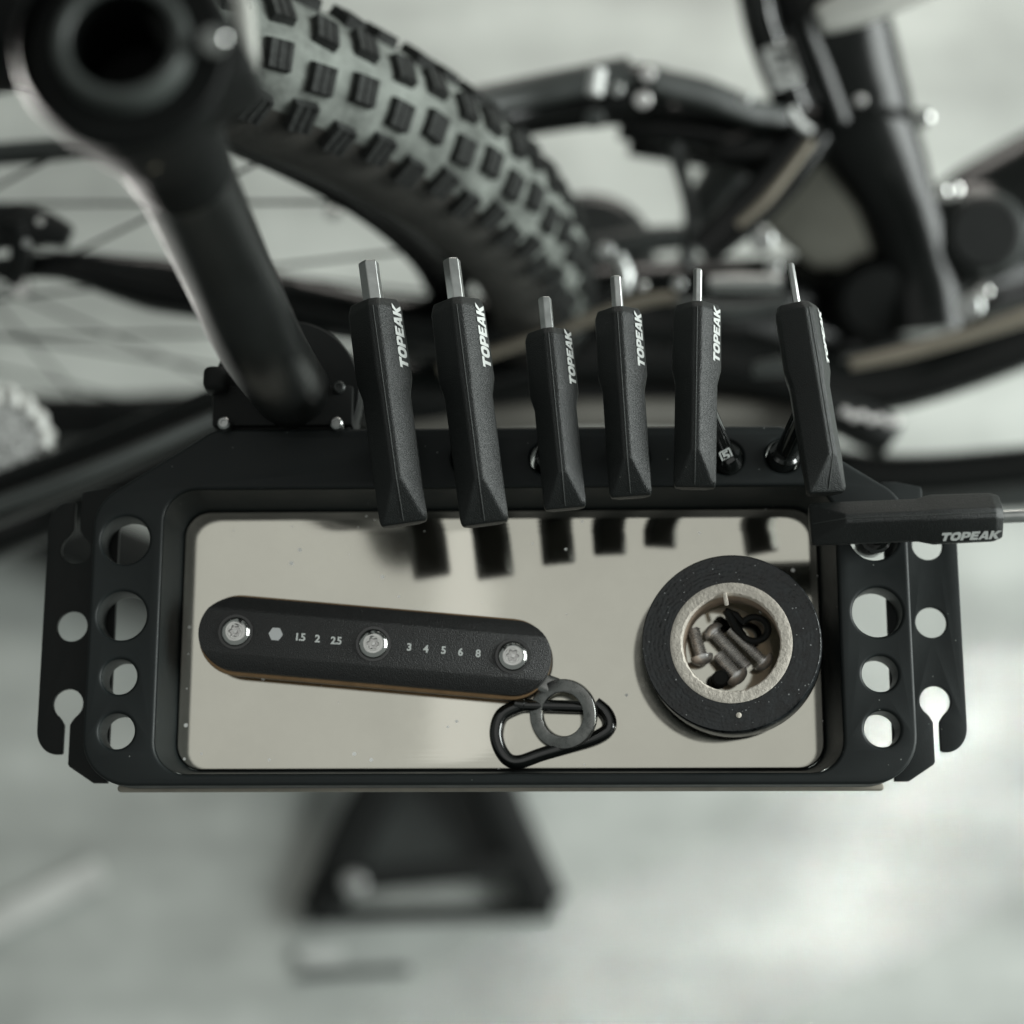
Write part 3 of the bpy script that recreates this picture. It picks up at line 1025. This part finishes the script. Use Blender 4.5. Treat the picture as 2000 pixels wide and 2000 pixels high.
# tread knobs
def knob_mesh(a, b, hgt, sipes=True):
    bm = bmesh.new()
    top = []
    bot = []
    for x, y in ((-1, -1), (1, -1), (1, 1), (-1, 1)):
        bot.append(bm.verts.new((x*a*1.12, y*b*1.12, -0.0015)))
        top.append(bm.verts.new((x*a, y*b, hgt)))
    for k in range(4):
        bm.faces.new((bot[k], bot[(k+1) % 4], top[(k+1) % 4], top[k]))
    tf = bm.faces.new(top)
    if sipes:
        # two shallow sipes across the knob
        r = bmesh.ops.subdivide_edges(bm, edges=[e for e in tf.edges if abs((e.verts[0].co-e.verts[1].co).x) < 1e-5], cuts=4, use_grid_fill=True)
        fs = sorted([f for f in bm.faces if f.normal.z > 0.9], key=lambda f: f.calc_center_median().y)
        for idx in (1, 3):
            if idx < len(fs):
                g = bmesh.ops.extrude_face_region(bm, geom=[fs[idx]])
                vv = [v for v in g['geom'] if isinstance(v, bmesh.types.BMVert)]
                bmesh.ops.translate(bm, verts=vv, vec=(0, 0, -hgt*0.14))
                bmesh.ops.delete(bm, geom=[fs[idx]], context='FACES_ONLY') if fs[idx].is_valid else None
    return bm


def knob_me(name, *a):
    bm = knob_mesh(*a)
    bmesh.ops.recalc_face_normals(bm, faces=bm.faces)
    me = bpy.data.meshes.new(name)
    bm.to_mesh(me); bm.free()
    me.materials.append(M['knob'])
    return me


kc_me = knob_me('centre_knob', 0.0060, 0.0056, 0.0038)
ks_me = knob_me('side_knob', 0.0062, 0.0054, 0.0045)
PITCH = 56
top_th = math.atan2((Vector((0, 0, 1))).dot(WG), (Vector((0, 0, 1))).dot(WE))
order = []
for i in range(PITCH):
    for s, (ph, dth, m_) in enumerate(((-54, .10, 1), (-49, .60, 1), (-15, .15, 0), (-20, .65, 0), (20, .15, 0), (15, .65, 0), (49, .10, 1), (54, .60, 1))):
        th = top_th + 2*PI*(i+dth)/PITCH
        # distance to the part of the wheel in view: from the top towards +x and down
        vis = (WE*math.cos(th)+WG*math.sin(th))
        order.append((-(vis.x*0.75+vis.z), th, math.radians(ph), m_))
order.sort()
rest = []
for n_, (q, th, ph, m_) in enumerate(order):
    rad_ = WE*math.cos(th)+WG*math.sin(th)
    nrm = (rad_*math.cos(ph)+WA*math.sin(ph)).normalized()
    tg = (WG*math.cos(th)-WE*math.sin(th))
    side = nrm.cross(tg)
    p = wheel_pt(th, ph)
    jr = random.uniform(-.16, .16)
    R4 = (Matrix((side, tg, nrm)).transposed() @ Matrix.Rotation(jr, 3, 'Z')).to_4x4()
    mtx = Matrix.Translation(p) @ R4
    if n_ < 300:
        ob = bpy.data.objects.new('tread_knob', ks_me if m_ else kc_me)
        link(ob, tyre)
        ob.matrix_local = mtx
    else:
        b_ = bmesh.new(); b_.from_mesh(ks_me if m_ else kc_me)
        bmesh.ops.transform(b_, matrix=mtx, verts=b_.verts)
        rest.append(b_)
o = put('tread_knobs', join(rest), M['knob'], tyre)
o['kind'] = 'stuff'
# rim, hub, spokes
rimp = []
for r_, a_ in ((0.312*K, 0.0165*K), (0.309*K, 0.0175*K), (0.290*K, 0.0130*K), (0.2865*K, 0.008*K), (0.2865*K, -0.008*K), (0.290*K, -0.0130*K), (0.309*K, -0.0175*K), (0.312*K, -0.0165*K)):
    rimp.append([(WE*math.cos(t)+WG*math.sin(t))*r_+WA*a_ for t in [2*PI*k/120 for k in range(120)]])
put('wheel_rim', loft(rimp, cap=False), M['frame'], bike, 40)
put('hub', rod(WA*-0.06, WA*0.05, 0.024, n=24), M['frame'], bike)
for k in range(28):
    t = 2*PI*(k+.3)/28
    s = 1 if k % 2 else -1
    t2 = t+(0.9 if (k//2) % 2 else -0.9)
    a = (WE*math.cos(t2)+WG*math.sin(t2))*0.026+WA*0.032*s
    b = (WE*math.cos(t)+WG*math.sin(t))*0.287*K
    put('spoke', rod(a, b, 0.0011, n=6), M['frame'], bike)


def fpt(u, v, Z):
    return bw(dep(u, v, Z))


def bar(name, pts, m, n=16, sq=None, k=6, ang=50):
    """pts: (u, v, Z, half width in photo px)"""
    P = catmull([fpt(u, v, Z) for u, v, Z, r in pts], k)
    rr = [r*Z/F for u, v, Z, r in pts]
    R_ = []
    for i in range(len(rr)-1):
        for j in range(k):
            R_.append(rr[i]+(rr[i+1]-rr[i])*j/k)
    R_.append(rr[-1])
    return put(name, tube(P, R_, n, sq=sq), m, bike, ang)


def disc(name, u, v, Z, r_px, depth, m, tilt=(0, 0), rim_=0.15):
    c = fpt(u, v, Z)
    d = (CAMP-dep(u, v, Z)).normalized()+Vector((tilt[0], tilt[1], 0))
    r = r_px*Z/F
    e = min(rim_*r, depth*0.4)
    return put(name, lathe([(r-e, 0), (r, e), (r, depth-e), (r-e, depth)], 36, zto(c, c+d) @ Matrix.Translation((0, 0, -depth))), m, bike, 40)


# seat stay beam, link and rocker at upper centre
bar('seat_stay', [(840, 250, 1.02, 44), (1020, 212, 1.05, 48), (1180, 185, 1.06, 54), (1290, 190, 1.07, 50)], M['frame'], 16, (0.55, 1.0))
bar('stay_sheen', [(900, 205, 1.00, 28), (1040, 178, 1.02, 30), (1230, 140, 1.03, 30)], M['framegrey'], 16, (0.5, 0.6))  # sheen on the stay's top facet, painted as a lighter grey bar
bar('rocker_link', [(1270, 158, 1.04, 26), (1370, 185, 1.05, 30), (1475, 222, 1.06, 26), (1560, 240, 1.07, 20)], M['framegrey'], 16, (0.5, 0.8))
bar('rocker_arm', [(1210, 235, 1.08, 36), (1380, 250, 1.08, 44), (1520, 275, 1.08, 62), (1600, 260, 1.08, 50)], M['frame'], 16, (0.6, 0.8))
disc('link_bolt', 1205, 175, 1.02, 12, 0.008, M['chrome'])
disc('link_bolt', 1265, 145, 1.02, 14, 0.008, M['steel'])
disc('link_bolt', 1255, 195, 1.02, 16, 0.008, M['steel'])
disc('link_bolt', 1455, 195, 1.03, 13, 0.008, M['chrome'])
disc('link_bolt', 1160, 232, 1.02, 20, 0.008, M['framegrey'])
put('pale_decal', bevel_sharp(tube([fpt(1168, 135, 1.0), fpt(1160, 185, 1.0)], 0.0046, 10), 0.0001, 1, 90), M['white'], bike)
# shock body with label, strut and rocker yoke
bar('shock_body', [(1470, -40, 1.06, 34), (1490, 60, 1.07, 34), (1525, 150, 1.08, 36), (1560, 230, 1.09, 34)], M['gloss'], 20)
lab = bevel_sharp(box((0, 0, 0), (0.017, 0.024, 0.002)), 0.0008)
def facing(bm_, c, roll):
    z_ = (CAMP-c).normalized()
    x_ = (ROT @ Vector((1, 0, 0)));  x_ = (x_-z_*x_.dot(z_)).normalized()
    y_ = z_.cross(x_)
    bmesh.ops.transform(bm_, matrix=Matrix.Translation(bw(c)) @ Matrix((x_, y_, z_)).transposed().to_4x4() @ Matrix.Rotation(roll, 4, 'Z'), verts=bm_.verts)
    return bm_


put('shock_label', facing(lab, dep(1527, 128, 1.06), 0.36), M['white'], bike)
for dy in (-0.006, 0.001, 0.007):
    put('label_mark', facing(bevel_sharp(box((0.001, dy, 0.0014), (0.010, 0.0032, 0.001)), 0.0003), dep(1527, 128, 1.06), 0.15), M['black'], bike)
bar('shock_band', [(1545, 212, 1.05, 8), (1560, 240, 1.05, 9), (1585, 258, 1.05, 8)], M['white'], 10)
bar('yoke_arm', [(1590, 255, 1.06, 40), (1530, 340, 1.06, 44), (1450, 420, 1.06, 42), (1370, 490, 1.06, 34)], M['frame'], 16, (0.6, 0.8))
bar('yoke_highlight', [(1585, 275, 1.03, 10), (1500, 385, 1.03, 12), (1440, 440, 1.03, 8)], M['tan'], 12)  # highlight line on the black yoke arm, put in as a beige bar
bar('yoke_arm', [(1310, 260, 1.08, 22), (1335, 350, 1.08, 14), (1350, 430, 1.08, 14), (1340, 520, 1.08, 18)], M['framegrey'], 14)
bar('yoke_root', [(1400, 300, 1.07, 30), (1470, 300, 1.07, 46), (1530, 300, 1.07, 40)], M['frame'], 14)
# seat tube / main frame member
bar('seat_tube', [(1575, -60, 1.10, 118), (1625, 90, 1.11, 120), (1668, 220, 1.12, 112), (1745, 380, 1.13, 76), (1795, 540, 1.14, 72), (1810, 650, 1.14, 74)], M['frame'], 20, (0.7, 0.8))
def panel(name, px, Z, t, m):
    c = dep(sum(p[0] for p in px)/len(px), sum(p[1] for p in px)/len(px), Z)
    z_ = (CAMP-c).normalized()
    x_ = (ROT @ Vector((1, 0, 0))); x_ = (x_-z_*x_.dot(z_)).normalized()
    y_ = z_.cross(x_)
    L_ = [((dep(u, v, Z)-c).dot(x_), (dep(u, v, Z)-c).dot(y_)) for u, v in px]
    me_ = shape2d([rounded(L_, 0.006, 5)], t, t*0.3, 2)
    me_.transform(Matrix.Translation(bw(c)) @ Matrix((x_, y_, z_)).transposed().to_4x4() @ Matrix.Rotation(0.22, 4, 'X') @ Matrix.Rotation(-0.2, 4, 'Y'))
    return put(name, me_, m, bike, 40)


panel('reflection_panel', [(1560, 240), (1720, 245), (1690, 330), (1690, 395), (1745, 470), (1730, 520), (1590, 528), (1520, 475), (1470, 424), (1530, 330)], 1.15, 0.02, M['frame_reflection'])  # painted reflection: pale panel in place of glare on the glossy frame
bar('seat_tube_edge', [(1560, 40, 1.05, 22), (1600, 140, 1.06, 26), (1640, 240, 1.07, 22)], M['frame'], 14, (0.6, 0.7))
disc('frame_bolt', 1680, 196, 1.08, 10, 0.006, M['steel'])
bar('top_tube', [(1600, 40, 1.02, 26), (1690, 5, 1.02, 40), (1840, -70, 1.02, 50)], M['pale'], 16, (0.5, 0.7))
for u, v, r in ((1800, 232, 20), (1855, 372, 22), (1835, 375, 18), (1920, 570, 15), (1893, 600, 26)):
    disc('frame_bolt', u, v, 1.06, r, 0.01, M['bright'] if r != 26 else M['chrome'])
bar('cable', [(1730, 215, 1.08, 10), (1800, 232, 1.08, 9)], M['black'])
# motor / front mass at right
disc('motor_cover', 1915, 455, 1.12, 98, 0.05, M['frame'], (0.2, 0.1))
disc('motor_ring', 1925, 455, 1.06, 84, 0.008, M['framegrey'], (0.2, 0.1))
disc('motor_cap', 1925, 455, 1.05, 72, 0.006, M['black'], (0.2, 0.1))
bar('down_tube', [(1800, 520, 1.16, 100), (1920, 430, 1.17, 110), (2100, 330, 1.18, 110)], M['frame'], 18, (0.7, 0.8))
bar('down_tube', [(1880, 560, 1.18, 80), (2060, 500, 1.2, 90)], M['frame'], 16)
# bottom bracket, chain stays
bar('bottom_bracket', [(1140, 610, 1.14, 90), (1350, 610, 1.15, 105), (1600, 610, 1.18, 110), (1740, 610, 1.20, 80), (1840, 600, 1.22, 40)], M['frame'], 18, (0.7, 0.7))
disc('chain_ring', 1712, 590, 1.14, 92, 0.006, M['frame'], (0, -0.2))
disc('chain_ring_centre', 1712, 590, 1.13, 70, 0.006, M['black'], (0, -0.2))
bar('silver_pin', [(1385, 553, 1.04, 15), (1450, 552, 1.04, 17), (1525, 552, 1.04, 15)], M['chrome'])
disc('pin_cap', 1510, 523, 1.03, 15, 0.006, M['chrome'])
bar('silver_pin', [(1208, 500, 1.03, 14), (1222, 540, 1.03, 16), (1215, 570, 1.03, 13)], M['chrome'])
disc('pin_cap', 1255, 557, 1.0, 10, 0.005, M['bright'])
disc('pin_cap', 1182, 490, 1.02, 16, 0.005, M['chrome'])
disc('pin_cap', 1325, 555, 1.02, 12, 0.005, M['chrome'])
disc('pin_cap', 1488, 470, 1.04, 24, 0.008, M['chrome'])
bar('beige_highlight', [(860, 722, 1.05, 11), (1080, 648, 1.05, 13), (1240, 592, 1.05, 13), (1320, 580, 1.05, 11)], M['tan'], 14)  # beige bars paint the highlight running along the dark chain stays
bar('beige_highlight', [(1660, 712, 1.06, 12), (1800, 680, 1.06, 15), (2060, 600, 1.06, 19)], M['tan'], 14)
bar('chain_stay', [(880, 760, 1.12, 46), (1120, 700, 1.13, 60), (1400, 700, 1.14, 70), (1700, 760, 1.14, 50), (2060, 650, 1.14, 46)], M['frame'], 16, (0.7, 0.8))
bar('silver_edge', [(1470, 722, 1.03, 14), (1530, 716, 1.03, 18), (1600, 712, 1.03, 16)], M['framegrey'], 12)
bar('chain_guide', [(1320, 590, 1.02, 12), (1430, 608, 1.02, 16), (1540, 590, 1.02, 12)], M['framegrey'], 12)
bar('lower_bar', [(1560, 900, 1.2, 42), (1760, 930, 1.2, 44), (2080, 905, 1.2, 42)], M['frame'], 14)
bar('lower_bar', [(1600, 985, 1.22, 34), (2080, 960, 1.22, 34)], M['framegrey'], 14)
bar('crank_arm', [(1590, 790, 1.12, 36), (1690, 830, 1.12, 46), (1740, 860, 1.12, 40)], M['black'], 14)
for k in range(7):
    disc('chain_link', 1650+k*17, 805+k*3+(k % 2)*6, 1.05, 9, 0.006, M['steel'])
bar('swing_arm', [(540, 720, 1.10, 66), (800, 770, 1.12, 62), (1100, 760, 1.14, 60), (1450, 770, 1.16, 66), (1720, 800, 1.16, 50)], M['frame'], 16, (0.7, 0.8))
bar('floor_shade_bar', [(760, 838, 1.12, 26), (1100, 812, 1.12, 30), (1420, 812, 1.14, 34), (1660, 826, 1.14, 26)], M['floor_shade'], 14)  # painted shade: brown-grey bar in place of floor shadowed by the bike
bar('shock_mount', [(1230, 250, 1.10, 50), (1400, 262, 1.10, 66), (1540, 280, 1.10, 76)], M['frame'], 16, (0.6, 0.8))
bar('inner_yoke', [(1440, 330, 1.16, 60), (1400, 400, 1.16, 60), (1365, 450, 1.16, 40)], M['framegrey'], 14)
# yoke disc behind the tyre
disc('rotor_guard', 1150, 505, 1.16, 132, 0.02, M['framegrey'], (0, 0.15))
bar('chain_stay_bridge', [(1080, 500, 1.12, 24), (1250, 470, 1.12, 26), (1400, 460, 1.12, 22)], M['framegrey'], 12)
bar('drive_stay', [(700, 620, 1.06, 50), (900, 640, 1.08, 60), (1100, 620, 1.1, 60)], M['frame'], 14)
# left side: stays, caliper, cassette
bar('left_stay', [(-60, 305, 1.00, 22), (80, 295, 1.00, 23), (230, 285, 1.00, 20), (420, 300, 1.0, 16)], M['framegrey'], 14)
bar('left_stay', [(-60, 530, 1.0, 16), (120, 520, 1.0, 26), (300, 555, 1.02, 52), (520, 585, 1.04, 56), (760, 630, 1.06, 46)], M['frame'], 16, (0.8, 0.9))
bar('drive_stay', [(-80, 1005, 0.98, 50), (150, 915, 1.0, 48), (420, 800, 1.02, 44), (640, 730, 1.05, 40)], M['frame'], 16, (0.7, 0.9))
bar('lower_stay', [(-80, 1060, 1.10, 62), (180, 965, 1.10, 54), (420, 870, 1.10, 48), (640, 800, 1.1, 40)], M['frame'], 16, (0.7, 0.9))
bar('stay_highlight', [(-80, 1010, 0.95, 17), (150, 930, 0.97, 17), (420, 815, 1.0, 12)], M['framegrey'], 12)  # grey bar paints the highlight stripe on the drive stay
bar('brake_caliper', [(-30, 452, 0.97, 38), (40, 440, 0.97, 42), (95, 448, 0.97, 30), (135, 462, 0.97, 20)], M['black'], 14, (0.55, 0.8))
bar('brake_caliper', [(30, 430, 0.96, 18), (40, 500, 0.97, 20), (20, 540, 0.98, 24)], M['black'], 12, (0.55, 0.8))
disc('caliper_bolt', 78, 432, 0.94, 9, 0.006, M['bright'])
disc('caliper_bolt', 52, 475, 0.94, 9, 0.006, M['chrome'])
disc('caliper_bolt', 40, 560, 1.0, 22, 0.006, M['bright'])
disc('hub_flange', 650, 415, 1.16, 14, 0.004, M['bright'])
cs = bmesh.new()
ccx = fpt(-10, 870, 1.0)
cass = []
for k, r_ in enumerate((86, 100, 112)):
    z0 = -0.012+0.008*k
    d_ = (CAMP-dep(-10, 870, 1.0)).normalized()+Vector((0.25, 0.1, 0))
    nt_ = 15+2*k
    prof_ = []
    for j in range(nt_*4):
        rr_ = r_*(1.0 if j % 4 in (0, 1) else 0.86)*1.0/F
        a_ = 2*PI*j/(nt_*4)
        prof_.append((rr_*math.cos(a_), rr_*math.sin(a_)))
    m_ = shape2d([prof_], 0.0025)
    m_.transform(zto(ccx, ccx+d_) @ Matrix.Translation((0, 0, -z0)))
    put('sprocket', m_, M['glossm'], bike)
    for j in range(0, nt_, 1):
        a_ = 2*PI*j/nt_
        p_ = (zto(ccx, ccx+d_) @ Matrix.Translation((0, 0, -z0))) @ Vector((r_/F*math.cos(a_), r_/F*math.sin(a_), 0))
        cass.append(lathe([(0.0016, -0.005), (0.0034, -0.0035), (0.0034, 0.0035), (0.0016, 0.005)], 10, Matrix.Translation(p_)))
o = put('chain_rollers', join(cass), M['silver'], bike)
